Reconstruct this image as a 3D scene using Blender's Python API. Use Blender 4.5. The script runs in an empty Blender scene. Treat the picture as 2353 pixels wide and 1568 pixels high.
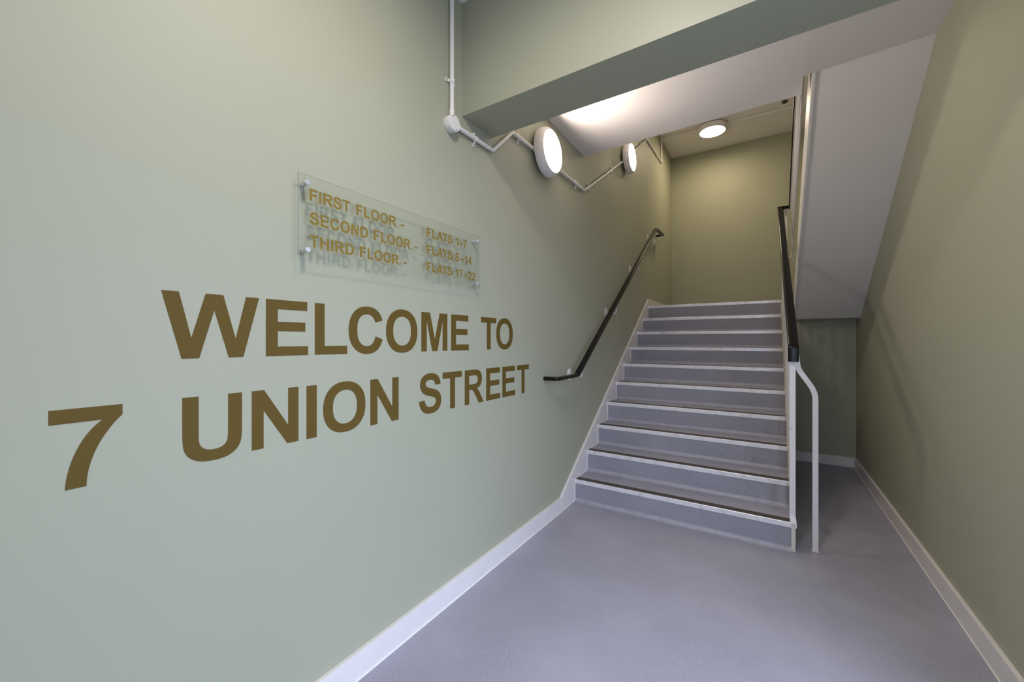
import bpy, bmesh, math
from mathutils import Vector, Matrix
from mathutils.geometry import tessellate_polygon

# ------------------------------------------------------------------ camera, world, light, exposure
scn = bpy.context.scene
C = scn.collection
cam_d = bpy.data.cameras.new('camera'); cam = bpy.data.objects.new('camera', cam_d); C.objects.link(cam)
cam_d.sensor_fit = 'HORIZONTAL'; cam_d.sensor_width = 36.0; cam_d.lens = 14.0
cam_d.clip_start = 0.02; cam_d.clip_end = 200
cam.location = (1.3195, 0.0, 1.3)
cam.rotation_euler = (math.pi/2, 0, math.atan(587.5/915.0))
scn.camera = cam

SKY = (0.64, 0.725, 1.0)
SKY_STRENGTH = 10.0
LAMP = (1.0, 0.86, 0.73)
LAMP_STRENGTH = 60.0
wld = bpy.data.worlds.new('overcast_sky'); scn.world = wld; wld.use_nodes = True
wld.node_tree.nodes['Background'].inputs[0].default_value = (*SKY, 1)
wld.node_tree.nodes['Background'].inputs[1].default_value = SKY_STRENGTH
pd = bpy.data.lights.new('added_door_portal', 'AREA'); pd.shape = 'RECTANGLE'; pd.size = 2.30; pd.size_y = 1.50
pd.cycles.is_portal = True
po = bpy.data.objects.new('added_door_portal', pd); C.objects.link(po)
po.location = (2.10, 0.92, 1.15); po.rotation_euler = (0, math.pi/2, 0)      # in the added doorway, facing into the hall (-x)

pd2 = bpy.data.lights.new('added_end_door_portal', 'AREA'); pd2.shape = 'RECTANGLE'; pd2.size = 0.65; pd2.size_y = 2.98
pd2.cycles.is_portal = True
po2 = bpy.data.objects.new('added_end_door_portal', pd2); C.objects.link(po2)
po2.location = (1.675, -1.29, 1.49); po2.rotation_euler = (-math.pi/2, 0, math.pi)     # in the added end door, faces +y

vs = scn.view_settings
vs.view_transform = 'Standard'; vs.look = 'None'; vs.gamma = 1.0; vs.use_curve_mapping = False
vs.exposure = 0.08
try:
    scn.cycles.max_bounces = 14; scn.cycles.diffuse_bounces = 8; scn.cycles.transparent_max_bounces = 12
    scn.cycles.sample_clamp_indirect = 6.0; scn.cycles.caustics_reflective = False; scn.cycles.caustics_refractive = False
except Exception:
    pass

# ------------------------------------------------------------------ materials
MATS = {}
def mat(name, col, rough=0.5, metal=0.0, spec=0.5, noise=None, bump=None, emit=None):
    """noise=(scale, colour2, lo, hi, detail); bump=(scale, strength, distance)"""
    m = bpy.data.materials.new(name); m.use_nodes = True
    nt = m.node_tree; b = nt.nodes['Principled BSDF']
    b.inputs['Base Color'].default_value = (*col, 1); b.inputs['Roughness'].default_value = rough
    b.inputs['Metallic'].default_value = metal; b.inputs['Specular IOR Level'].default_value = spec
    tc = nt.nodes.new('ShaderNodeTexCoord')
    last = None
    for ns in (noise or []):
        sc, c2, lo, hi, det = ns
        n = nt.nodes.new('ShaderNodeTexNoise'); n.inputs['Scale'].default_value = sc; n.inputs['Detail'].default_value = det
        nt.links.new(tc.outputs['Object'], n.inputs['Vector'])
        r = nt.nodes.new('ShaderNodeMapRange'); r.inputs['From Min'].default_value = lo; r.inputs['From Max'].default_value = hi
        nt.links.new(n.outputs['Fac'], r.inputs['Value'])
        mx = nt.nodes.new('ShaderNodeMix'); mx.data_type = 'RGBA'
        nt.links.new(r.outputs['Result'], mx.inputs['Factor'])
        if last is None: mx.inputs[6].default_value = (*col, 1)
        else: nt.links.new(last, mx.inputs[6])
        mx.inputs[7].default_value = (*c2, 1)
        last = mx.outputs[2]
    if last is not None: nt.links.new(last, b.inputs['Base Color'])
    if bump:
        n = nt.nodes.new('ShaderNodeTexNoise'); n.inputs['Scale'].default_value = bump[0]; n.inputs['Detail'].default_value = 4
        nt.links.new(tc.outputs['Object'], n.inputs['Vector'])
        bp = nt.nodes.new('ShaderNodeBump'); bp.inputs['Strength'].default_value = bump[1]; bp.inputs['Distance'].default_value = bump[2]
        nt.links.new(n.outputs['Fac'], bp.inputs['Height']); nt.links.new(bp.outputs['Normal'], b.inputs['Normal'])
    if emit:
        b.inputs['Emission Color'].default_value = (*emit[0], 1); b.inputs['Emission Strength'].default_value = emit[1]
    MATS[name] = m
    return m

def glass(name, tint, ior=1.49, rough=0.02):
    m = bpy.data.materials.new(name); m.use_nodes = True; nt = m.node_tree
    for n in list(nt.nodes): nt.nodes.remove(n)
    o = nt.nodes.new('ShaderNodeOutputMaterial'); mx = nt.nodes.new('ShaderNodeMixShader')
    t = nt.nodes.new('ShaderNodeBsdfTransparent'); t.inputs[0].default_value = (*tint, 1)
    g = nt.nodes.new('ShaderNodeBsdfGlossy'); g.inputs['Roughness'].default_value = rough
    lw = nt.nodes.new('ShaderNodeLayerWeight'); f0 = ((ior-1)/(ior+1))**2
    pw = nt.nodes.new('ShaderNodeMath'); pw.operation = 'POWER'; pw.inputs[1].default_value = 5.0
    ma = nt.nodes.new('ShaderNodeMath'); ma.operation = 'MULTIPLY_ADD'; ma.inputs[1].default_value = 1-f0; ma.inputs[2].default_value = f0
    nt.links.new(lw.outputs['Facing'], pw.inputs[0]); nt.links.new(pw.outputs[0], ma.inputs[0])
    nt.links.new(ma.outputs[0], mx.inputs[0]); nt.links.new(t.outputs[0], mx.inputs[1]); nt.links.new(g.outputs[0], mx.inputs[2])
    nt.links.new(mx.outputs[0], o.inputs[0]); MATS[name] = m
    return m

GREEN = (0.40, 0.405, 0.305)
M_wall = mat('sage_paint', GREEN, 0.55, spec=0.28, noise=[(1.3, (0.385, 0.392, 0.295), 0.35, 0.7, 3)], bump=(260, 0.12, 0.0006))
M_beam = mat('sage_paint_beam', GREEN, 0.45, spec=0.3, bump=(200, 0.12, 0.0006))
M_ceil = mat('white_ceiling_paint', (0.86, 0.82, 0.82), 0.6, spec=0.3, noise=[(2.0, (0.83, 0.79, 0.79), 0.3, 0.7, 3)], bump=(120, 0.1, 0.0008))
M_white = mat('white_gloss_paint', (0.79, 0.755, 0.745), 0.28, noise=[(9, (0.76, 0.725, 0.715), 0.4, 0.7, 3)])
M_cream = mat('cream_worn_paint', (0.66, 0.61, 0.54), 0.4, noise=[(40, (0.50, 0.44, 0.36), 0.58, 0.72, 5)])
M_metalwhite = mat('white_painted_steel', (0.74, 0.72, 0.72), 0.32, noise=[(30, (0.62, 0.58, 0.54), 0.66, 0.74, 5)])
M_plastic = mat('white_plastic', (0.80, 0.78, 0.76), 0.35)
M_screw = mat('brass_screw', (0.28, 0.17, 0.06), 0.4, metal=0.6)
M_hole = mat('dark_recess', (0.05, 0.05, 0.055), 0.6)
M_black = mat('black_rail_plastic', (0.006, 0.0055, 0.0055), 0.22, spec=0.2, noise=[(14, (0.010, 0.009, 0.008), 0.4, 0.7, 3)])
M_vinyl = mat('grey_safety_vinyl', (0.345, 0.34, 0.41), 0.5, spec=0.4,
              noise=[(310, (0.22, 0.215, 0.265), 0.52, 0.62, 2), (340, (0.50, 0.495, 0.57), 0.60, 0.68, 2), (2.2, (0.385, 0.38, 0.45), 0.45, 0.75, 5)],
              bump=(500, 0.15, 0.0004))
M_riser = mat('stair_riser_vinyl', (0.315, 0.306, 0.35), 0.5, spec=0.35,
              noise=[(310, (0.205, 0.20, 0.24), 0.52, 0.62, 2), (340, (0.38, 0.37, 0.43), 0.60, 0.68, 2), (3.0, (0.34, 0.33, 0.378), 0.45, 0.75, 5)],
              bump=(500, 0.15, 0.0004))
M_cove = mat('pale_vinyl_cove', (0.375, 0.366, 0.415), 0.42, noise=[(30, (0.32, 0.312, 0.358), 0.4, 0.7, 4)])  # cove strip, paler than the riser vinyl
M_nose = mat('aluminium_nosing', (0.86, 0.83, 0.85), 0.36, metal=0.3, noise=[(22, (0.68, 0.65, 0.66), 0.52, 0.72, 5)])
M_insert = mat('dark_grip_insert', (0.055, 0.048, 0.045), 0.7, noise=[(300, (0.13, 0.115, 0.11), 0.55, 0.7, 3)])
M_seal = mat('white_sealant', (0.85, 0.83, 0.78), 0.4)
M_gold = mat('bronze_vinyl_letter', (0.122, 0.080, 0.018), 0.6, spec=0.12)
M_gold2 = mat('gold_print', (0.228, 0.158, 0.030), 0.55, spec=0.12)
M_glass = glass('door_glass', (0.94, 0.96, 0.95), 1.45)
M_acrylic = glass('clear_acrylic', (0.982, 0.988, 0.98), 1.28, 0.05)
M_acredge = mat('acrylic_edge', (0.46, 0.47, 0.42), 0.2)
M_steel = mat('satin_steel', (0.78, 0.78, 0.80), 0.3, metal=0.7)
M_frame = mat('grey_door_frame', (0.20, 0.21, 0.22), 0.4)
M_pave = mat('street_paving', (0.30, 0.30, 0.30), 0.8, noise=[(3, (0.24, 0.24, 0.24), 0.4, 0.7, 4)])
M_conc = mat('concrete_stair_core', (0.42, 0.40, 0.37), 0.8)
M_diff = mat('lit_diffuser', (0.9, 0.88, 0.85), 0.4, emit=(LAMP, LAMP_STRENGTH))
M_diff_landing = mat('lit_diffuser_landing', (0.9, 0.88, 0.85), 0.4, emit=((1.0, 0.82, 0.56), LAMP_STRENGTH*0.94))
M_diff_added = mat('lit_diffuser_added', (0.9, 0.88, 0.85), 0.4, emit=((1.0, 0.92, 0.86), LAMP_STRENGTH*1.55))  # diffuser of the added entrance lamp
M_ring = mat('lamp_housing', (0.80, 0.77, 0.77), 0.35)

# ------------------------------------------------------------------ mesh helpers
def obj(name, bm, m, parent=None, loc=None, smooth=False):
    bmesh.ops.recalc_face_normals(bm, faces=bm.faces)
    me = bpy.data.meshes.new(name); bm.to_mesh(me); bm.free()
    for mm in (m if isinstance(m, (list, tuple)) else [m]): me.materials.append(mm)
    if smooth:
        for p in me.polygons: p.use_smooth = True
        try: me.set_sharp_from_angle(angle=math.radians(38))
        except Exception: pass
    o = bpy.data.objects.new(name, me); C.objects.link(o)
    if parent is not None:
        o.parent = parent
        p = parent; off = Vector((0, 0, 0))
        while p is not None: off += Vector(p.location); p = p.parent
        o.location = -off if loc is None else Vector(loc) - off
    elif loc is not None: o.location = loc
    return o
def copy(o, loc, parent=None):
    c = o.copy(); C.objects.link(c); c.parent = parent
    off = Vector((0, 0, 0)); p = parent
    while p is not None: off += Vector(p.location); p = p.parent
    c.location = Vector(loc) - off
    return c
def thing(name, label, cat, loc=(0, 0, 0), group=None):
    o = bpy.data.objects.new(name, None); C.objects.link(o); o.location = loc
    o.empty_display_size = 0.1
    o['label'] = label; o['category'] = cat
    if group: o['group'] = group
    return o
def struct(o, label=None):
    o['kind'] = 'structure'
    if label: o['label'] = label
    return o

def box(x0, x1, y0, y1, z0, z1, bm=None, bev=0.0, seg=2):
    own = bmesh.new()
    vs_ = [own.verts.new((x, y, z)) for x in (x0, x1) for y in (y0, y1) for z in (z0, z1)]
    for f in ((0, 1, 3, 2), (4, 6, 7, 5), (0, 4, 5, 1), (2, 3, 7, 6), (0, 2, 6, 4), (1, 5, 7, 3)):
        own.faces.new([vs_[i] for i in f])
    if bev: bmesh.ops.bevel(own, geom=list(own.edges), offset=bev, segments=seg, affect='EDGES', profile=0.5)
    if bm is None: return own
    merge(bm, own); return bm
def merge(bm, other):
    tmp = bpy.data.meshes.new('tmp'); other.to_mesh(tmp); other.free(); bm.from_mesh(tmp); bpy.data.meshes.remove(tmp)
def prism_x(pts, x0, x1, bev=0.0):
    """polygon in (y, z), extruded along x"""
    bm = bmesh.new()
    a = [bm.verts.new((x0, y, z)) for y, z in pts]; b = [bm.verts.new((x1, y, z)) for y, z in pts]
    bm.faces.new(a); bm.faces.new(list(reversed(b)))
    n = len(pts)
    for i in range(n): bm.faces.new((a[i], b[i], b[(i+1) % n], a[(i+1) % n]))
    if bev: bmesh.ops.bevel(bm, geom=list(bm.edges), offset=bev, segments=2, affect='EDGES', profile=0.5)
    return bm
def fillet(path, r, n=6):
    """round the inner corners of a 3D polyline"""
    P = [Vector(p) for p in path]; out = [P[0]]
    for i in range(1, len(P)-1):
        a, b, c = P[i-1], P[i], P[i+1]
        u = (a-b).normalized(); v = (c-b).normalized()
        ang = u.angle(v)
        if ang > math.pi-0.02: out.append(b); continue
        rr = r if not isinstance(r, (list, tuple)) else r[i-1]
        d = min(rr/math.tan(ang/2), (a-b).length*0.49, (c-b).length*0.49)
        p0 = b+u*d; p1 = b+v*d
        for k in range(n+1):
            t = k/n; out.append(p0*(1-t)**2 + b*2*t*(1-t) + p1*t*t)
    out.append(P[-1]); return out
def sweep(path, prof, bm=None, ref=Vector((0, 0, 1))):
    """sweep a closed 2D profile (side, up) along a path by parallel transport"""
    if bm is None: bm = bmesh.new()
    P = [Vector(p) for p in path]; n = len(P); T = []
    for i in range(n):
        if i == 0: t = P[1]-P[0]
        elif i == n-1: t = P[-1]-P[-2]
        else: t = (P[i]-P[i-1]).normalized()+(P[i+1]-P[i]).normalized()
        T.append(t.normalized())
    up = ref - T[0]*ref.dot(T[0])
    if up.length < 1e-4: up = Vector((1, 0, 0)) - T[0]*T[0].x
    up.normalize(); rings = []
    for i in range(n):
        if i:
            q = T[i-1].rotation_difference(T[i]); up = q @ up
            up = (up - T[i]*up.dot(T[i])).normalized()
        s = T[i].cross(up).normalized()
        k = 1.0
        rings.append([bm.verts.new(P[i]+s*a+up*b) for a, b in prof])
    m = len(prof)
    for i in range(n-1):
        for j in range(m):
            bm.faces.new((rings[i][j], rings[i][(j+1) % m], rings[i+1][(j+1) % m], rings[i+1][j]))
    bm.faces.new(list(reversed(rings[0]))); bm.faces.new(rings[-1])
    return bm
def circ(r, n=12): return [(r*math.cos(2*math.pi*i/n), r*math.sin(2*math.pi*i/n)) for i in range(n)]
def rrect(w, h, r, n=4):
    out = []
    for cx, cy, a0 in ((w/2-r, h/2-r, 0), (-w/2+r, h/2-r, 90), (-w/2+r, -h/2+r, 180), (w/2-r, -h/2+r, 270)):
        for k in range(n+1):
            a = math.radians(a0+90*k/n); out.append((cx+r*math.cos(a), cy+r*math.sin(a)))
    return out
def lathe(prof, axis, origin, n=48, bm=None):
    """prof = [(radius, height along axis)]"""
    if bm is None: bm = bmesh.new()
    ax = Vector(axis).normalized(); o = Vector(origin)
    a = ax.orthogonal().normalized(); b = ax.cross(a); rings = []
    for r, h in prof:
        if r < 1e-6: rings.append([bm.verts.new(o+ax*h)])
        else: rings.append([bm.verts.new(o+ax*h+(a*math.cos(2*math.pi*i/n)+b*math.sin(2*math.pi*i/n))*r) for i in range(n)])
    for R0, R1 in zip(rings, rings[1:]):
        for i in range(n):
            j = (i+1) % n
            if len(R0) == 1 and len(R1) == 1: continue
            if len(R0) == 1: bm.faces.new((R0[0], R1[i], R1[j]))
            elif len(R1) == 1: bm.faces.new((R0[i], R0[j], R1[0]))
            else: bm.faces.new((R0[i], R0[j], R1[j], R1[i]))
    return bm

# ------------------------------------------------------------------ key dimensions (metres)
XW, XR = -0.018, 2.082          # wall faces
YF, YB = -1.30, 6.97            # entrance wall, far wall of the stairwell
RISE, GO, Y0 = 0.176, 0.262, 3.007
XS = 1.442                      # open side of the lower flight
ZL = 10*RISE                    # half landing
YL = Y0+9*GO
ZF1 = 3.152                     # first floor
ZTOP = 5.2
def stair_y(k): return Y0+GO*(k-1)     # front of riser k = 1..10

# ------------------------------------------------------------------ structure
fl = struct(obj('floor', box(XW-0.2, XR+0.2, YF-0.15, YB+0.2, -0.2, 0.0), M_vinyl))
struct(obj('wall_left', box(XW-0.2, XW, YF-0.15, YB+0.2, 0.0, ZTOP), M_wall))
bm = box(XR, XR+0.2, 1.67, YB+0.2, 0.0, ZTOP)
box(XR, XR+0.2, YF-0.15, 0.17, 0.0, ZTOP, bm); box(XR, XR+0.2, 0.17, 1.67, 2.30, ZTOP, bm)
struct(obj('wall_right', bm, M_wall))
struct(obj('wall_back', box(XW, XR, YB, YB+0.2, 0.0, ZTOP), M_wall))
struct(obj('wall_under_landing', box(XS+0.025, XR, 5.345, 5.445, 0.0, 1.53), M_wall))
bm = box(XW, 1.35, YF-0.15, YF, 0.0, ZTOP)
box(2.0, XR, YF-0.15, YF, 0.0, ZTOP, bm); box(1.35, 2.0, YF-0.15, YF, 2.98, ZTOP, bm)
struct(obj('wall_front', bm, M_wall))
# ceilings and beam
struct(obj('ceiling', box(XW, XR, YF, 1.603, 3.055, 3.30), M_ceil))
struct(obj('beam', box(XW, XR, 1.603, 1.868, 2.470, 3.30), M_beam), 'sage green downstand beam across the hall')
bm = bmesh.new()
def slab(bm, x0, x1, y0, y1, za, zb, zt):
    v = [bm.verts.new(p) for p in ((x0, y0, za), (x1, y0, zb), (x1, y1, zb), (x0, y1, za), (x0, y0, zt), (x1, y0, zt), (x1, y1, zt), (x0, y1, zt))]
    for f in ((0, 1, 2, 3), (7, 6, 5, 4), (0, 4, 5, 1), (1, 5, 6, 2), (2, 6, 7, 3), (3, 7, 4, 0)): bm.faces.new([v[i] for i in f])
slab(bm, XW, 1.505, 1.868, 3.238, 2.900, 2.925, ZF1)
slab(bm, 1.505, XR, 1.868, 3.018, 2.925, 2.948, ZF1)
struct(obj('ceiling_stair_foot', bm, M_ceil))
# half landing over the store recess and behind the flight
bm = box(XW, XR, 5.376, YB, 1.53, ZL-0.003)
box(XS+0.12, XR, 5.10, 5.376, 1.53, ZL-0.003, bm)
struct(obj('landing', bm, [M_ceil]))
struct(obj('floor_landing', box(XW, XR, YL+0.064, YB, ZL-0.003, ZL), M_vinyl))
# underside of the next half landing and of the flight that leads to it
struct(obj('ceiling_landing', box(XW, XR, 5.42, YB, 4.315, 4.55), M_ceil))
struct(obj('ceiling_upper_flight', prism_x([(3.24, 3.02), (5.42, 4.315), (5.42, 4.55), (3.24, 3.30)], XW, XS), M_ceil))
struct(obj('ceiling_top', box(XW, XR, YF, YB, ZTOP-0.1, ZTOP), M_ceil))
struct(obj('wall_first_floor', box(XW, XR, 1.603, 1.70, 3.30, ZTOP-0.1), M_wall))

# skirtings: thickness 18 mm, white
def skirt_poly(y0, y1, z0=0.0, h=0.104): return [(y0, z0), (y1, z0), (y1, z0+h), (y0, z0+h)]
b1 = struct(obj('baseboard_left', prism_x(skirt_poly(YF, 2.752), XW, 0.0, 0.0012), M_white))
obj('sealant_bead', box(-0.001, 0.004, YF, 2.752, 0.0, 0.004), M_seal, b1)
b2 = struct(obj('baseboard_stair', prism_x([(2.754, 0.0), (3.30, 0.0), (5.392, 1.40), (5.392, 1.852), (2.754, 0.104)], XW, 0.0), M_white))
obj('joint_line', box(-0.0005, 0.0012, 2.7505, 2.7555, 0.004, 0.104), M_seal, b2)
bead = bmesh.new()
pts = [(2.752, 0.002)]
for k in range(1, 11):
    pts += [(stair_y(k)-0.026, RISE*(k-1)+0.002), (stair_y(k)-0.010, RISE*(k-1)+0.009), (stair_y(k)-0.003, RISE*(k-1)+0.026), (stair_y(k)-0.005, RISE*k+0.001), (stair_y(k)+0.02, RISE*k+0.002)]
sweep([(0.0012, y, z) for y, z in pts], circ(0.0028, 6), bead, Vector((1, 0, 0)))
obj('sealant_bead', bead, M_seal, b2)
b3 = struct(obj('baseboard_landing', prism_x(skirt_poly(5.394, YB, ZL, 0.092), XW, 0.0, 0.0012), M_white))
b4 = struct(obj('baseboard_landing_back', box(0.0, XR, YB-0.018, YB, ZL, ZL+0.092, bev=0.0012), M_white))
b5 = struct(obj('baseboard_right', prism_x(skirt_poly(1.67, 5.327), 2.064, XR, 0.0012), M_white))
obj('sealant_bead', box(2.0605, 2.065, 1.67, 5.327, 0.0, 0.0035), M_seal, b5)
for p0, p1 in (((1.466, 3.122, 0.0), (1.556, 3.107, 0.0)), ((1.821, 3.753, 0.0), (2.062, 3.788, 0.0))):
    obj('weld_seam', sweep([p0, p1], [(-0.0015, -0.001), (0.0015, -0.001), (0.0015, 0.0006), (-0.0015, 0.0006)]), M_cove, fl)
b6 = struct(obj('baseboard_under_landing', box(XS+0.026, XR, 5.327, 5.345, 0.0, 0.100, bev=0.0012), M_white))

# unseen glazed doors, added in the right wall to let daylight in
XD = XR+0.06
d1 = struct(obj('added_door_1', box(XD, XD+0.08, 0.17, 0.23, 0, 2.30), M_frame))
obj('door_frame', box(XD, XD+0.08, 1.61, 1.67, 0, 2.30), M_frame, d1)
obj('door_frame', box(XD, XD+0.08, 0.23, 1.61, 2.24, 2.30), M_frame, d1)
for y0, y1 in ((0.23, 0.92), (0.92, 1.61)):
    bm = bmesh.new()
    box(XD+0.01, XD+0.06, y0+0.003, y0+0.06, 0.006, 2.235, bm); box(XD+0.01, XD+0.06, y1-0.06, y1-0.003, 0.006, 2.235, bm)
    box(XD+0.01, XD+0.06, y0+0.06, y1-0.06, 0.006, 0.10, bm); box(XD+0.01, XD+0.06, y0+0.06, y1-0.06, 2.17, 2.235, bm)
    lf = obj('door_leaf', bm, M_frame, d1)
    obj('pane', box(XD+0.031, XD+0.039, y0+0.055, y1-0.055, 0.095, 2.175), M_glass, lf)
    hy = y1-0.03 if y0 < 0.5 else y0+0.03
    obj('pull_handle', sweep(fillet([(XD+0.01, hy, 0.9), (XD-0.04, hy, 0.9), (XD-0.04, hy, 1.25), (XD+0.01, hy, 1.25)], 0.02), circ(0.01)), M_steel, lf, smooth=True)
# unseen tall glazed door with fanlight, added to brighten beam and floor
d2 = struct(obj('added_door_2', box(1.35, 1.40, YF-0.11, YF-0.03, 0, 2.98), M_frame))
obj('door_frame', box(1.95, 2.0, YF-0.11, YF-0.03, 0, 2.98), M_frame, d2)
obj('door_frame', box(1.40, 1.95, YF-0.11, YF-0.03, 2.93, 2.98), M_frame, d2)
obj('door_frame', box(1.40, 1.95, YF-0.11, YF-0.03, 2.10, 2.15), M_frame, d2)
obj('fanlight_pane', box(1.40, 1.95, YF-0.074, YF-0.066, 2.15, 2.93), M_glass, d2)
bm = bmesh.new()
box(1.403, 1.46, YF-0.10, YF-0.05, 0.006, 2.095, bm); box(1.89, 1.947, YF-0.10, YF-0.05, 0.006, 2.095, bm)
box(1.46, 1.89, YF-0.10, YF-0.05, 0.006, 0.80, bm); box(1.46, 1.89, YF-0.10, YF-0.05, 2.03, 2.095, bm)
lf = obj('door_leaf', bm, M_frame, d2)
obj('pane', box(1.455, 1.895, YF-0.079, YF-0.071, 0.795, 2.035), M_glass, lf)
obj('pull_handle', sweep(fillet([(1.43, YF-0.05, 0.9), (1.43, YF, 0.9), (1.43, YF, 1.25), (1.43, YF-0.05, 1.25)], 0.02), circ(0.01)), M_steel, lf, smooth=True)
bm = box(XR+0.2, 16, -14, 16, -0.2, -0.02)
box(-12, XR+0.2, -14, YF-0.15, -0.2, -0.02, bm)
struct(obj('floor_street', bm, M_pave))

# ------------------------------------------------------------------ lower flight
st = thing('staircase', 'grey vinyl staircase with white edged nosings rising to the landing', 'stairs', (0.72, Y0, 0))
core = [(Y0+0.004, 0.0)]
for k in range(1, 11):
    core += [(stair_y(k)+0.004, RISE*k-0.004), (stair_y(k+1)+0.004, RISE*k-0.004)] if k < 10 else [(stair_y(k)+0.004, RISE*k-0.004)]
core += [(5.374, ZL-0.004), (5.374, 1.45), (3.5, 0.0)]
obj('concrete_core', prism_x(core, 0.0005, XS), M_conc, st)
for k in range(1, 11):
    y, z0, z1 = stair_y(k), RISE*(k-1), RISE*k
    rc = 0.026
    # riser sheet with a cove at its foot
    arc = [(y-rc+rc*math.sin(a), z0+rc-rc*math.cos(a)) for a in [math.radians(15*i) for i in range(7)]]
    obj('riser', prism_x([(y, z0+rc), (y, z1-0.030), (y+0.004, z1-0.030), (y+0.004, z0+rc)], 0.0, XS), M_riser, st)
    obj('cove', prism_x([(p, q) for p, q in arc]+[(y+0.003, z0+rc), (y+0.003, z0+0.0005)], 0.0, XS), M_cove, st, smooth=True)
    if k < 10:
        obj('tread', box(0.0, XS, y+0.064, stair_y(k+1)+0.002, z1-0.0035, z1), M_vinyl, st)
    # nosing: white metal angle with a dark grip insert
    ns = obj('nosing', prism_x([(y-0.004, z1-0.031), (y-0.004, z1-0.002), (y-0.002, z1+0.001), (y+0.066, z1+0.001), (y+0.066, z1-0.002), (y+0.0, z1-0.003), (y+0.0, z1-0.031)], 0.001, XS), M_nose, st)
    obj('grip_insert', box(0.003, XS-0.002, y+0.000, y+0.061, z1+0.0006, z1+0.0022), M_insert, ns)
# painted string on the open side, following the steps
prof = [(Y0-0.006, 0.0)]
for k in range(1, 11):
    prof += [(stair_y(k)-0.006, RISE*k-0.002), (stair_y(k+1)-0.006 if k < 10 else 5.362, RISE*k-0.002)]
prof += [(5.362, 1.35), (3.42, 0.0)]
obj('string', prism_x(prof, XS, XS+0.022, 0.001), M_cream, st)

# ------------------------------------------------------------------ upper flight (seen from below)
uf = thing('staircase', 'white plastered underside of the upper stair flight above the recess', 'stairs', (1.82, 4.2, 1.53))
yu = lambda j: 5.085-0.263*(j-1)
top = []
for j in range(1, 9): top += [(yu(j), ZL+0.174*(j-1)), (yu(j), ZL+0.174*j)]
ufp = [(5.10, 1.53), (5.10, ZL)]+top+[(3.018, ZF1), (3.018, 2.948)]
obj('flight_slab', prism_x(ufp, 1.566, XR-0.0005), M_ceil, uf)
for j in range(1, 9):
    y, z = yu(j), ZL+0.174*j
    if j < 8: obj('tread', box(1.566, XR-0.001, yu(j+1), y-0.05, z-0.001, z+0.003), M_vinyl, uf)
    obj('nosing', box(1.566, XR-0.001, y-0.05, y+0.004, z-0.028, z+0.003), M_nose, uf)
# side string with a raised lower margin
obj('string', prism_x([(5.10, 1.522), (5.10, ZL+0.13)] + [(yu(8)-0.02, ZF1+0.05), (3.236, ZF1+0.03), (3.236, 2.935), (3.020, 2.935)], 1.552, 1.566), M_metalwhite, uf)
obj('string_margin', prism_x([(5.10, 1.522), (5.10, 1.548), (3.022, 2.972), (3.020, 2.942)], 1.548, 1.553), M_seal, uf)

# ------------------------------------------------------------------ balustrades
bl = thing('balustrade', 'black capped handrail with white steel balusters beside the grey stairs', 'railing', (1.453, 3.02, 0.0))
rail_top = rrect(0.056, 0.030, 0.010, 4)
def rx(y): return 1.453-0.018*(y-3.02)/2.28
p = [(1.453, 3.004, 1.172), (1.453, 3.004, 1.262), (rx(5.3), 5.30, 2.768), (1.512, 5.318, 2.770)]
obj('handrail', sweep(fillet([p[0], p[1], (rx(5.30), 5.30, 2.766)], 0.022, 7), rrect(0.030, 0.056, 0.010, 4), None, Vector((1, 0, 0))), M_black, bl, smooth=True)
obj('turn_rail', box(rx(5.3)-0.028, 1.568, 5.282, 5.330, 2.752, 2.782, bev=0.007), M_black, bl, smooth=True)
obj('rail_core', sweep([(1.453, 3.05, 1.262), (rx(5.28), 5.28, 2.732)], [(-0.004, -0.018), (0.004, -0.018), (0.004, 0.018), (-0.004, 0.018)], None, Vector((1, 0, 0))), M_metalwhite, bl)
obj('newel_post', sweep(fillet([(1.4555, 3.012, 0.145), (1.4555, 3.012, 0.16), (1.4495, 3.03, 0.21), (1.4495, 3.03, 1.19)], 0.02), [(-0.006, -0.0155), (0.006, -0.0155), (0.006, 0.0155), (-0.006, 0.0155)], None, Vector((1, 0, 0))), M_metalwhite, bl)
loop = [(1.567, 3.08, 0.0), (1.567, 3.08, 0.985), (1.480, 3.08, 1.125), (1.470, 3.085, 1.225)]
obj('floor_post', sweep(fillet(loop, [0.17, 0.12], 12), [(-0.006, -0.0145), (0.006, -0.0145), (0.006, 0.0145), (-0.006, 0.0145)], None, Vector((1, 0, 0))), M_metalwhite, bl, smooth=True)
obj('foot_plate', box(1.549, 1.585, 3.066, 3.094, 0.0, 0.006, bev=0.001), M_cream, bl)
def rail_z(y): return 1.262+(y-3.004)*(2.766-1.262)/(5.30-3.004)
first = None
ks = [3.20+0.131*i for i in range(17)]
for i, y in enumerate(ks):
    if y > 5.30: break
    k = int((y-Y0)//GO)+1
    zb = RISE*k-0.10
    obj('baluster', box(XS+0.008, XS+0.020, y-0.006, y+0.006, zb, rail_z(y)-0.026), M_metalwhite, bl)
obj('landing_post', box(1.478, 1.500, 5.296, 5.316, ZL-0.12, 2.752), M_metalwhite, bl)

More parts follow.
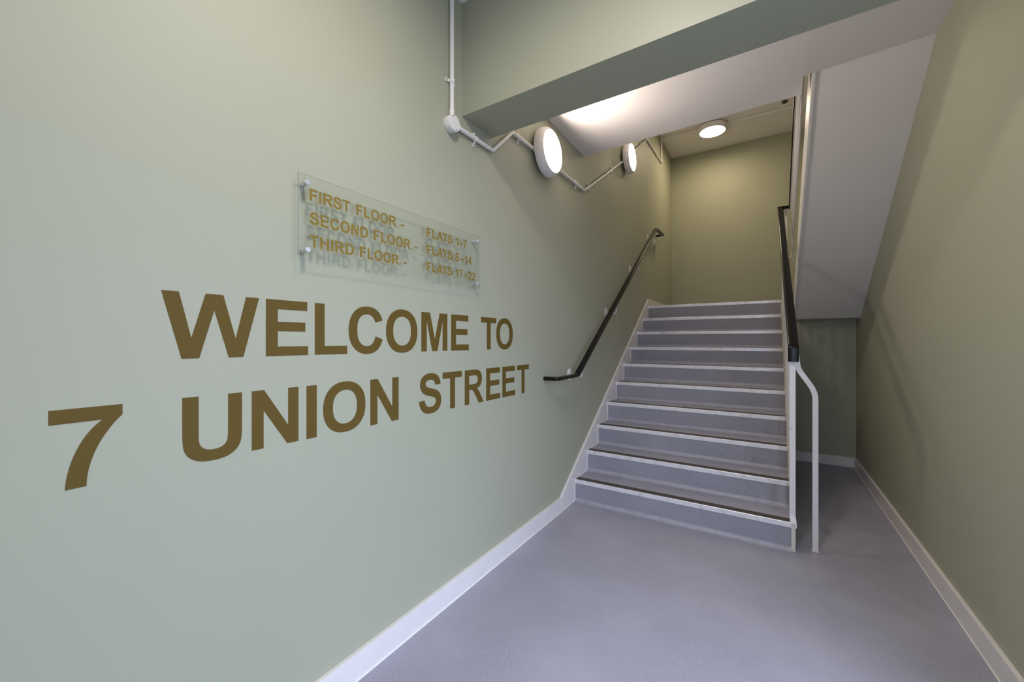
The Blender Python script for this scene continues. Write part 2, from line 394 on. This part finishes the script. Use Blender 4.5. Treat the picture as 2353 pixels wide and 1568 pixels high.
bu = thing('balustrade', 'black topped railing of the upper flight climbing out of sight', 'railing', (1.54, 5.3, ZL))
def ur_z(y): return 2.767+(5.306-y)*0.664
obj('handrail', sweep([(1.540, 5.306, 2.767), (1.540, 3.15, ur_z(3.15))], rrect(0.030, 0.056, 0.010, 4), None, Vector((1, 0, 0))), M_black, bu, smooth=True)
obj('rail_core', sweep([(1.540, 5.30, 2.738), (1.540, 3.15, ur_z(3.15)-0.033)], [(-0.004, -0.018), (0.004, -0.018), (0.004, 0.018), (-0.004, 0.018)], None, Vector((1, 0, 0))), M_metalwhite, bu)
for dz in (0.15, 0.33, 0.51, 0.70):      # bars following the pitch, hooked into the string at the foot
    ye = 5.23-0.10*dz
    obj('rail_bar', sweep(fillet([(1.537, 3.16, ur_z(3.16)-dz), (1.537, ye, ur_z(ye)-dz), (1.575, ye, ur_z(ye)-dz)], 0.02, 5), circ(0.008, 8)), M_metalwhite, bu, smooth=True)
obj('tie_bar', sweep([(1.49, 5.302, 2.20), (1.575, 5.06, 2.215)], circ(0.008, 8)), M_metalwhite, bu, smooth=True)

# wall handrail on the left
wh = thing('handrail', 'black handrail on white brackets along the left green wall', 'handrail', (0.0, 2.5, 1.0))
xr = 0.078
pw = [(-0.014, 2.513, 1.034), (xr, 2.513, 1.034), (xr, 2.862, 1.036), (xr, 5.445, 2.778), (xr, 5.865, 2.790), (-0.014, 5.865, 2.790)]
obj('rail', sweep(fillet(pw, [0.02, 0.03, 0.04, 0.02], 6), rrect(0.048, 0.026, 0.009, 4)), M_black, wh, smooth=True)
def whz(y): return 1.036 if y < 2.862 else min(2.79, 1.036+(y-2.862)*(2.778-1.036)/(5.445-2.862))
for y, zr in ((2.935, 1.030), (3.79, 1.58), (4.60, 2.125), (5.40, 2.66)):
    br = obj('bracket', sweep(fillet([(-0.016, y, zr), (xr, y+0.02, zr-0.012), (xr, y+0.02, whz(y+0.02)-0.012)], 0.012, 5), circ(0.006, 8)), M_metalwhite, wh, smooth=True)
    obj('wall_rose', lathe([(0, 0.006), (0.044, 0.006), (0.048, 0.003), (0.048, 0.0)], (1, 0, 0), (XW, y, zr), 28), M_metalwhite, br, smooth=True)
br = obj('bracket', sweep(fillet([(-0.016, 5.78, 2.69), (xr, 5.78, 2.69), (xr, 5.78, 2.780)], 0.012, 5), circ(0.006, 8)), M_metalwhite, wh, smooth=True)
obj('wall_rose', lathe([(0, 0.006), (0.044, 0.006), (0.048, 0.003), (0.048, 0.0)], (1, 0, 0), (XW, 5.78, 2.69), 28), M_metalwhite, br, smooth=True)

# ------------------------------------------------------------------ lamps
def lamp(label, origin, axis, k=1.0, lit=M_diff):
    t = thing('bulkhead_light', label, 'light', origin, 'round lit bulkhead lights')
    obj('mounting_box', lathe([(0, 0.0), (0.042, 0.0), (0.042, 0.031), (0, 0.031)], axis, origin, 28), M_plastic, t, smooth=True)
    prof = [(0, 0.030), (0.150, 0.030), (0.1635, 0.033), (0.1660, 0.039), (0.1655, 0.054), (0.1600, 0.076), (0.1500, 0.088), (0.1430, 0.0935), (0.1395, 0.0935), (0.1385, 0.091), (0.1385, 0.075)]
    obj('housing', lathe([(r*k, h) for r, h in prof], axis, origin, 72), M_ring, t, smooth=True)
    dprof = [(0.1383, 0.089), (0.128, 0.0950), (0.10, 0.0985), (0.05, 0.1005), (0, 0.101)]
    obj('diffuser', lathe([(r*k, h) for r, h in dprof], axis, origin, 72), lit, t, smooth=True)
    return t
lamp('large round lit wall light nearest the green beam', (XW, 2.463, 2.609), (1, 0, 0))
lamp('round lit wall light higher up the stairs, cut by the ceiling edge', (XW, 4.38, 3.31), (1, 0, 0))
lamp('round lit light on the ceiling above the landing', (0.670, 6.19, 4.315), (0, 0, -1), 1.15, M_diff_landing)
lamp('added unseen round light on the entrance ceiling', (0.95, 0.64, 3.055), (0, 0, -1), 1.15, M_diff_added)  # out of view, added to light the beam, left wall and floor

# ------------------------------------------------------------------ white conduit
RC = 0.0112; XC = XW+0.0170
def clip(parent, y, z, d, flip=1):
    """saddle clip round a conduit at (y, z) running in direction d=(dy, dz)"""
    dv = Vector((0, d[0], d[1])).normalized(); nv = Vector((0, -dv.z, dv.y))
    bm = bmesh.new()
    c = Vector((XC, y, z))
    sweep([c-dv*0.008, c+dv*0.008], circ(RC+0.0035, 14), bm, Vector((1, 0, 0)))
    for s in (1, -1):
        e = c+nv*s*(RC+0.016); e.x = XW+0.004
        lathe([(0, 0.0045), (0.009, 0.0045), (0.009, -0.0045), (0, -0.0045)], (1, 0, 0), e, 14, bm)
        f = c+nv*s*(RC*0.6); f.x = XW+0.006
        sweep([f, Vector((XW+0.006, e.y, e.z))], [(-0.007, -0.003), (0.007, -0.003), (0.007, 0.003), (-0.007, 0.003)], bm, Vector((1, 0, 0)))
    o = obj('saddle_clip', bm, M_plastic, parent, smooth=True)
    e = c+nv*flip*(RC+0.016)
    obj('screw', lathe([(0, 0.0012), (0.0035, 0.0012), (0.0035, 0)], (1, 0, 0), (XW+0.0084, e.y, e.z), 10), M_hole, o)
def pipe(parent, pts, r=RC, fr=0.03, name='pipe'):
    return obj(name, sweep(fillet(pts, fr, 6), circ(r, 14), None, Vector((1, 0, 0.01))), M_plastic, parent, smooth=True)
c1 = thing('conduit', 'white conduit with round junction box bending under the green beam to the wall light', 'conduit', (XC, 1.504, 2.378))
pipe(c1, [(XC, 1.504, 3.055), (XC, 1.504, 2.40)])
pipe(c1, [(XC, 1.53, 2.382), (XC, 1.855, 2.388), (XC, 2.062, 2.583), (XC, 2.42, 2.590)], fr=0.028)
jb = obj('junction_box', lathe([(0, 0), (0.0395, 0), (0.0405, 0.002), (0.0405, 0.036), (0.0395, 0.039), (0.0385, 0.0405), (0, 0.0405)], (1, 0, 0), (XW, 1.500, 2.376), 36), M_plastic, c1, smooth=True)
for a in (70, 250):
    aa = math.radians(a)
    obj('screw', lathe([(0, 0.0012), (0.0032, 0.0012), (0.0032, 0)], (1, 0, 0), (XW+0.0405, 1.500-0.032*math.cos(aa), 2.376+0.032*math.sin(aa)), 10), M_screw, jb)
obj('socket', sweep([(XC, 1.504, 2.405), (XC, 1.504, 2.45)], circ(0.0135, 14)), M_plastic, c1, smooth=True)
obj('socket', sweep([(XC, 1.525, 2.382), (XC, 1.560, 2.383)], circ(0.0135, 14)), M_plastic, c1, smooth=True)
clip(c1, 1.504, 2.592, (0, 1), 1); clip(c1, 1.695, 2.385, (1, 0.02), -1); clip(c1, 2.145, 2.584, (1, 0), -1)
c2 = thing('conduit', 'white conduit linking the two wall lights, dipping between them', 'conduit', (XC, 3.2, 2.59))
pipe(c2, [(XC, 2.506, 2.590), (XC, 3.20, 2.588), (XC, 4.345, 3.286)], fr=0.05)
clip(c2, 3.045, 2.588, (1, 0), -1); clip(c2, 3.33, 2.667, (1, 0.61), 1); clip(c2, 3.94, 3.04, (1, 0.61), 1)
c3 = thing('conduit', 'white conduit running from the upper wall light to the landing ceiling', 'conduit', (XC, 5.3, 3.9))
pipe(c3, [(XC, 4.415, 3.334), (XC, 5.30, 3.925), (XC, 6.135, 3.945)], fr=0.04)
pipe(c3, [(XC, 6.135, 3.93), (XC, 6.135, 4.29), (0.05, 6.16, 4.297), (0.63, 6.188, 4.297)], fr=0.02)
obj('elbow', lathe([(0, 0), (0.020, 0), (0.020, 0.036), (0, 0.036)], (1, 0, 0), (XW, 6.135, 3.942), 20), M_plastic, c3, smooth=True)
clip(c3, 5.02, 3.735, (1, 0.66), 1); clip(c3, 5.52, 3.930, (1, 0.02), 1); clip(c3, 5.86, 3.938, (1, 0.02), -1)
c4 = thing('conduit', 'white conduit across the landing ceiling on the right of its light', 'conduit', (1.2, 6.2, 4.297))
pipe(c4, [(0.712, 6.192, 4.297), (1.62, 6.22, 4.297), (XR-0.01, 6.23, 4.297)])
def cclip(parent, x, y):
    bm = bmesh.new(); sweep([(x-0.008, y, 4.297), (x+0.008, y, 4.297)], circ(RC+0.0035, 12), bm)
    for s in (1, -1): lathe([(0, 0), (0.010, 0), (0.010, 0.008), (0, 0.008)], (0, 0, -1), (x, y+s*0.024, 4.315), 12, bm)
    obj('saddle_clip', bm, M_plastic, parent, smooth=True)
cclip(c3, 0.30, 6.178); cclip(c4, 1.12, 6.211); cclip(c4, 1.5, 6.218)
obj('detector_head', lathe([(0, 0), (0.032, 0), (0.032, 0.012), (0.022, 0.022), (0, 0.024)], (0, 0, -1), (1.50, 6.06, 4.315), 24), M_hole, c4, smooth=True)

# ------------------------------------------------------------------ lettering (bold grotesque capitals drawn as outlines)
# each contour is a list of points; a 4-tuple is a quadratic curve (control, end); units: cap height 1466
G = {
'W': [[(358,0),(8,1466),(311,1466),(532,459),(800,1466),(1152,1466),(1409,442),(1634,1466),(1932,1466),(1576,0),(1262,0),(970,1096),(679,0)]],
'E': [[(149,0),(149,1466),(1236,1466),(1236,1218),(445,1218),(445,893),(1181,893),(1181,646),(445,646),(445,247),(1264,247),(1264,0)]],
'L': [[(157,0),(157,1466),(453,1466),(453,247),(1189,247),(1189,0)]],
'F': [[(151,0),(151,1466),(1156,1466),(1156,1218),(447,1218),(447,871),(1059,871),(1059,623),(447,623),(447,0)]],
'M': [[(145,0),(145,1466),(588,1466),(854,466),(1117,1466),(1561,1466),(1561,0),(1286,0),(1286,1154),(995,0),(710,0),(420,1154),(420,0)]],
'N': [[(152,0),(152,1466),(440,1466),(1040,487),(1040,1466),(1315,1466),(1315,0),(1018,0),(427,956),(427,0)]],
'T': [[(479,0),(479,1218),(44,1218),(44,1466),(1209,1466),(1209,1218),(775,1218),(775,0)]],
'I': [[(140,0),(140,1466),(436,1466),(436,0)]],
'H': [[(150,0),(150,1466),(446,1466),(446,889),(1026,889),(1026,1466),(1322,1466),(1322,0),(1026,0),(1026,641),(446,641),(446,0)]],
'A': [[(1471,0),(1149,0),(1021,333),(435,333),(314,0),(0,0),(571,1466),(884,1466)],[(926,580),(724,1124),(526,580)]],
'-': [[(115,391),(115,672),(667,672),(667,391)]],
'C': [[(1086,539),(1373,448),(1307,208,1153.5,91.5),(1000,-25,764,-25),(472,-25,284,174.5),(96,374,96,720),(96,1086,285,1288.5),(474,1491,782,1491),(1051,1491,1219,1332),(1319,1238,1369,1062),(1076,992),(1050,1106,967.5,1172),(885,1238,767,1238),(604,1238,502.5,1121),(401,1004,401,742),(401,464,501,346),(601,228,761,228),(879,228,964,303),(1049,378,1086,539)]],
'O': [[(89,724),(89,948,156,1100),(206,1212,292.5,1301),(379,1390,482,1433),(619,1491,798,1491),(1122,1491,1316.5,1290),(1511,1089,1511,731),(1511,376,1318,175.5),(1125,-25,802,-25),(475,-25,282,174.5),(89,374,89,724)],
      [(391,734),(391,485,506,356.5),(621,228,798,228),(975,228,1088.5,355.5),(1202,483,1202,738),(1202,990,1091.5,1114),(981,1238,798,1238),(615,1238,503,1112.5),(391,987,391,734)]],
'U': [[(147,1466),(443,1466),(443,672),(443,483,454,427),(473,337,544.5,282.5),(616,228,740,228),(866,228,930,279.5),(994,331,1007,406),(1020,481,1020,655),(1020,1466),(1316,1466),(1316,696),(1316,432,1292,323),(1268,214,1203.5,139),(1139,64,1031,19.5),(923,-25,749,-25),(539,-25,430.5,23.5),(322,72,259,149.5),(196,227,176,312),(147,438,147,684)]],
'R': [[(150,0),(150,1466),(773,1466),(1008,1466,1114.5,1426.5),(1221,1387,1285,1286),(1349,1185,1349,1055),(1349,890,1252,782.5),(1155,675,962,647),(1058,591,1120.5,524),(1183,457,1289,286),(1468,0),(1114,0),(900,319),(786,490,744,534.5),(702,579,655,595.5),(608,612,506,612),(446,612),(446,0)],
      [(446,846),(665,846),(878,846,931,864),(984,882,1014,926),(1044,970,1044,1036),(1044,1110,1004.5,1155.5),(965,1201,893,1213),(857,1218,677,1218),(446,1218)]],
'D': [[(148,1466),(689,1466),(872,1466,968,1438),(1097,1400,1189,1303),(1281,1206,1329,1065.5),(1377,925,1377,719),(1377,538,1332,407),(1277,247,1175,148),(1098,73,967,31),(869,0,705,0),(148,0)],
      [(444,1218),(444,247),(665,247),(789,247,844,261),(916,279,963.5,322),(1011,365,1041,463.5),(1071,562,1071,732),(1071,902,1041,993),(1011,1084,957,1135),(903,1186,820,1204),(758,1218,577,1218)]],
'S': [[(74,477),(362,505),(388,360,467.5,292),(547,224,682,224),(825,224,897.5,284.5),(970,345,970,426),(970,478,939.5,514.5),(909,551,833,578),(781,596,596,642),(358,701,262,787),(127,908,127,1082),(127,1194,190.5,1291.5),(254,1389,373.5,1440),(493,1491,662,1491),(938,1491,1077.5,1370),(1217,1249,1224,1047),(928,1034),(909,1147,846.5,1196.5),(784,1246,659,1246),(530,1246,457,1193),(410,1159,410,1102),(410,1050,454,1013),(510,966,726,915),(942,864,1045.5,809.5),(1149,755,1207.5,660.5),(1266,566,1266,427),(1266,301,1196,191),(1126,81,998,27.5),(870,-26,679,-26),(401,-26,252,102.5),(103,231,74,477)]],
'7': [[(87,1205),(87,1466),(1048,1466),(1048,1261),(929,1144,806,925),(683,706,618.5,459.5),(554,213,555,0),(284,0),(292,334,422,681),(552,1028,768,1205)]],
'1': [[(807,0),(526,0),(526,1059),(372,915,163,846),(163,1101),(273,1137,402,1237.5),(531,1338,579,1472),(807,1472)]],
'2': [[(1036,261),(1036,0),(51,0),(67,148,147,280.5),(227,413,463,632),(653,809,696,872),(754,959,754,1044),(754,1138,703.5,1188.5),(653,1239,564,1239),(476,1239,424,1186),(372,1133,364,1010),(84,1038),(109,1270,241,1371),(373,1472,571,1472),(788,1472,912,1355),(1036,1238,1036,1064),(1036,965,1000.5,875.5),(965,786,888,688),(837,623,704,501),(571,379,535.5,339),(500,299,478,261)]],
'4': [[(638,0),(638,295),(38,295),(38,541),(674,1472),(910,1472),(910,542),(1092,542),(1092,295),(910,295),(910,0)],[(638,542),(638,1043),(301,542)]],
'8': [[(344,791),(235,837,185.5,917.5),(136,998,136,1094),(136,1258,250.5,1365),(365,1472,576,1472),(785,1472,900.5,1365),(1016,1258,1016,1094),(1016,992,963,912.5),(910,833,814,791),(936,742,999.5,648),(1063,554,1063,431),(1063,228,933.5,101),(804,-26,589,-26),(389,-26,256,79),(99,203,99,419),(99,538,158,637.5),(217,737,344,791)],
      [(402,1069),(402,985,449.5,938),(497,891,576,891),(656,891,704,938.5),(752,986,752,1070),(752,1149,704.5,1196.5),(657,1244,579,1244),(498,1244,450,1196),(402,1148,402,1069)],
      [(376,445),(376,329,435.5,264),(495,199,584,199),(671,199,728,261.5),(785,324,785,442),(785,545,727,607.5),(669,670,580,670),(477,670,426.5,599),(376,528,376,445)]],
}
ADV = dict(W=1933,E=1366,L=1251,C=1479,O=1593,M=1706,T=1251,U=1479,N=1479,I=569,S=1366,R=1479,F=1251,D=1479,H=1479,A=1479)
ADV.update({'7':1139,'1':1139,'2':1139,'4':1139,'8':1139,'-':682,' ':569})
def contours(ch, n=7):
    out = []
    for con in G[ch]:
        pts = []
        for q in con:
            if len(q) == 2: pts.append((float(q[0]), float(q[1])))
            else:
                x0, y0 = pts[-1]; cx, cy, x1, y1 = q
                for i in range(1, n+1):
                    t = i/n; pts.append((x0*(1-t)**2+2*cx*t*(1-t)+x1*t*t, y0*(1-t)**2+2*cy*t*(1-t)+y1*t*t))
        if math.dist(pts[0], pts[-1]) < 1: pts.pop()
        out.append(pts)
    return out
def letter(ch, yl, yr, zb, cap, x0, thick, m, parent, n=7):
    """one raised letter on a wall facing +x, its ink spanning yl..yr"""
    cs = contours(ch, n); xs = [p[0] for c in cs for p in c]; a, b = min(xs), max(xs)
    sx = (yr-yl)/(b-a); sz = cap/1466.0
    P = [[Vector((yl+(p[0]-a)*sx, zb+p[1]*sz, 0)) for p in c] for c in cs]
    flat = [v for c in P for v in c]
    tris = tessellate_polygon(P)
    bm = bmesh.new()
    fr = [bm.verts.new((x0+thick, v.x, v.y)) for v in flat]; bk = [bm.verts.new((x0, v.x, v.y)) for v in flat]
    for t in tris:
        try: bm.faces.new([fr[i] for i in t]); bm.faces.new([bk[i] for i in reversed(t)])
        except ValueError: pass
    k = 0
    for c in P:
        m_ = len(c)
        for i in range(m_): bm.faces.new((fr[k+i], fr[k+(i+1) % m_], bk[k+(i+1) % m_], bk[k+i]))
        k += m_
    return obj('letter', bm, m, parent)
def ink(ch):
    xs = [p[0] for c in contours(ch, 3) for p in c]; return min(xs), max(xs)
def word(txt, yl, yr, zb, cap, x0, thick, m, parent, n=4):
    pen = 0; spots = []
    for ch in txt:
        a, b = ink(ch); spots.append((ch, pen+a, pen+b)); pen += ADV[ch]
        if ch == 'A': pen -= 150
        if ch == 'L' and 'LA' in txt: pen -= 0
    a, b = spots[0][1], spots[-1][2]; s = (yr-yl)/(b-a)
    for ch, p, q in spots: letter(ch, yl+(p-a)*s, yl+(q-a)*s, zb, cap, x0, thick, m, parent, n)

l1 = thing('wall_lettering', 'bronze letters reading WELCOME TO on the green wall', 'lettering', (XW, 0.38, 1.2515))
for ch, (a, b) in zip('WELCOMETO', [(0.381,0.62),(0.64,0.778),(0.802,0.93),(0.936,1.094),(1.112,1.288),(1.313,1.489),(1.517,1.657),(1.765,1.911),(1.912,2.091)]):
    letter(ch, a, b, 1.2515, 0.1825, XW, 0.0008, M_gold, l1)
l2 = thing('wall_lettering', 'bronze letters reading 7 UNION STREET, lower line on the green wall', 'lettering', (XW, 0.187, 0.9615))
for ch, (a, b) in zip('7UNIONSTREET', [(0.187,0.307),(0.426,0.572),(0.599,0.744),(0.772,0.809),(0.833,1.011),(1.034,1.179),(1.298,1.445),(1.455,1.601),(1.624,1.788),(1.813,1.953),(1.976,2.119),(2.142,2.289)]):
    letter(ch, a, b, 0.9615, 0.1835, XW, 0.0008, M_gold, l2)

# ------------------------------------------------------------------ clear directory sign on stand-offs
XP = 0.008
sg = thing('directory_sign', 'clear acrylic floor directory sign on four metal stand-offs', 'sign', (XW, 0.727, 1.58))
pn = obj('panel', box(XP, XP+0.005, 0.7275, 1.7145, 1.5795, 1.8600), M_acrylic, sg)
e = 0.0010
obj('panel_edge', box(XP-0.0002, XP+0.0052, 0.7268, 0.7268+e, 1.579, 1.8605), M_acredge, sg)
obj('panel_edge', box(XP-0.0002, XP+0.0052, 1.7152-e, 1.7152, 1.579, 1.8605), M_acredge, sg)
obj('panel_edge', box(XP+0.0030, XP+0.0052, 0.7278, 1.7142, 1.8600, 1.8605), M_acredge, sg)
obj('panel_edge', box(XP+0.0030, XP+0.0052, 0.7278, 1.7142, 1.5790, 1.5795), M_acredge, sg)
for yy in (0.755, 1.688):
    for zz in (1.833, 1.607):
        so = obj('stand_off', lathe([(0, 0), (0.0085, 0), (0.0085, XP-XW-0.0005), (0, XP-XW-0.0005)], (1, 0, 0), (XW, yy, zz), 20), M_steel, sg, smooth=True)
        obj('cap', lathe([(0, 0), (0.0085, 0), (0.0085, 0.003), (0.0070, 0.0035), (0.0070, 0.0045), (0.0085, 0.005), (0.0085, 0.0095), (0.0075, 0.0105), (0, 0.0105)], (1, 0, 0), (XP+0.0052, yy, zz), 20), M_steel, so, smooth=True)
CAP = 0.0415; XT = XP+0.0052
rows = [
 (1.7765, [('FIRST',0.765,0.921),('FLOOR',0.947,1.139),('-',1.164,1.181),('FLATS',1.316,1.489),('1',1.515,1.536),('-',1.550,1.568),('7',1.576,1.604)]),
 (1.6980, [('SECOND',0.766,0.999),('FLOOR',1.026,1.218),('-',1.243,1.259),('FLATS',1.316,1.489),('8',1.513,1.541),('-',1.557,1.574),('14',1.586,1.642)]),
 (1.6200, [('THIRD',0.765,0.936),('FLOOR',0.963,1.154),('-',1.180,1.196),('FLATS',1.316,1.489),('17',1.515,1.570),('-',1.584,1.601),('22',1.612,1.675)]),
]
for zb, words in rows:
    for txt, a, b in words: word(txt, a, b, zb, CAP, XT, 0.0006, M_gold2, pn)
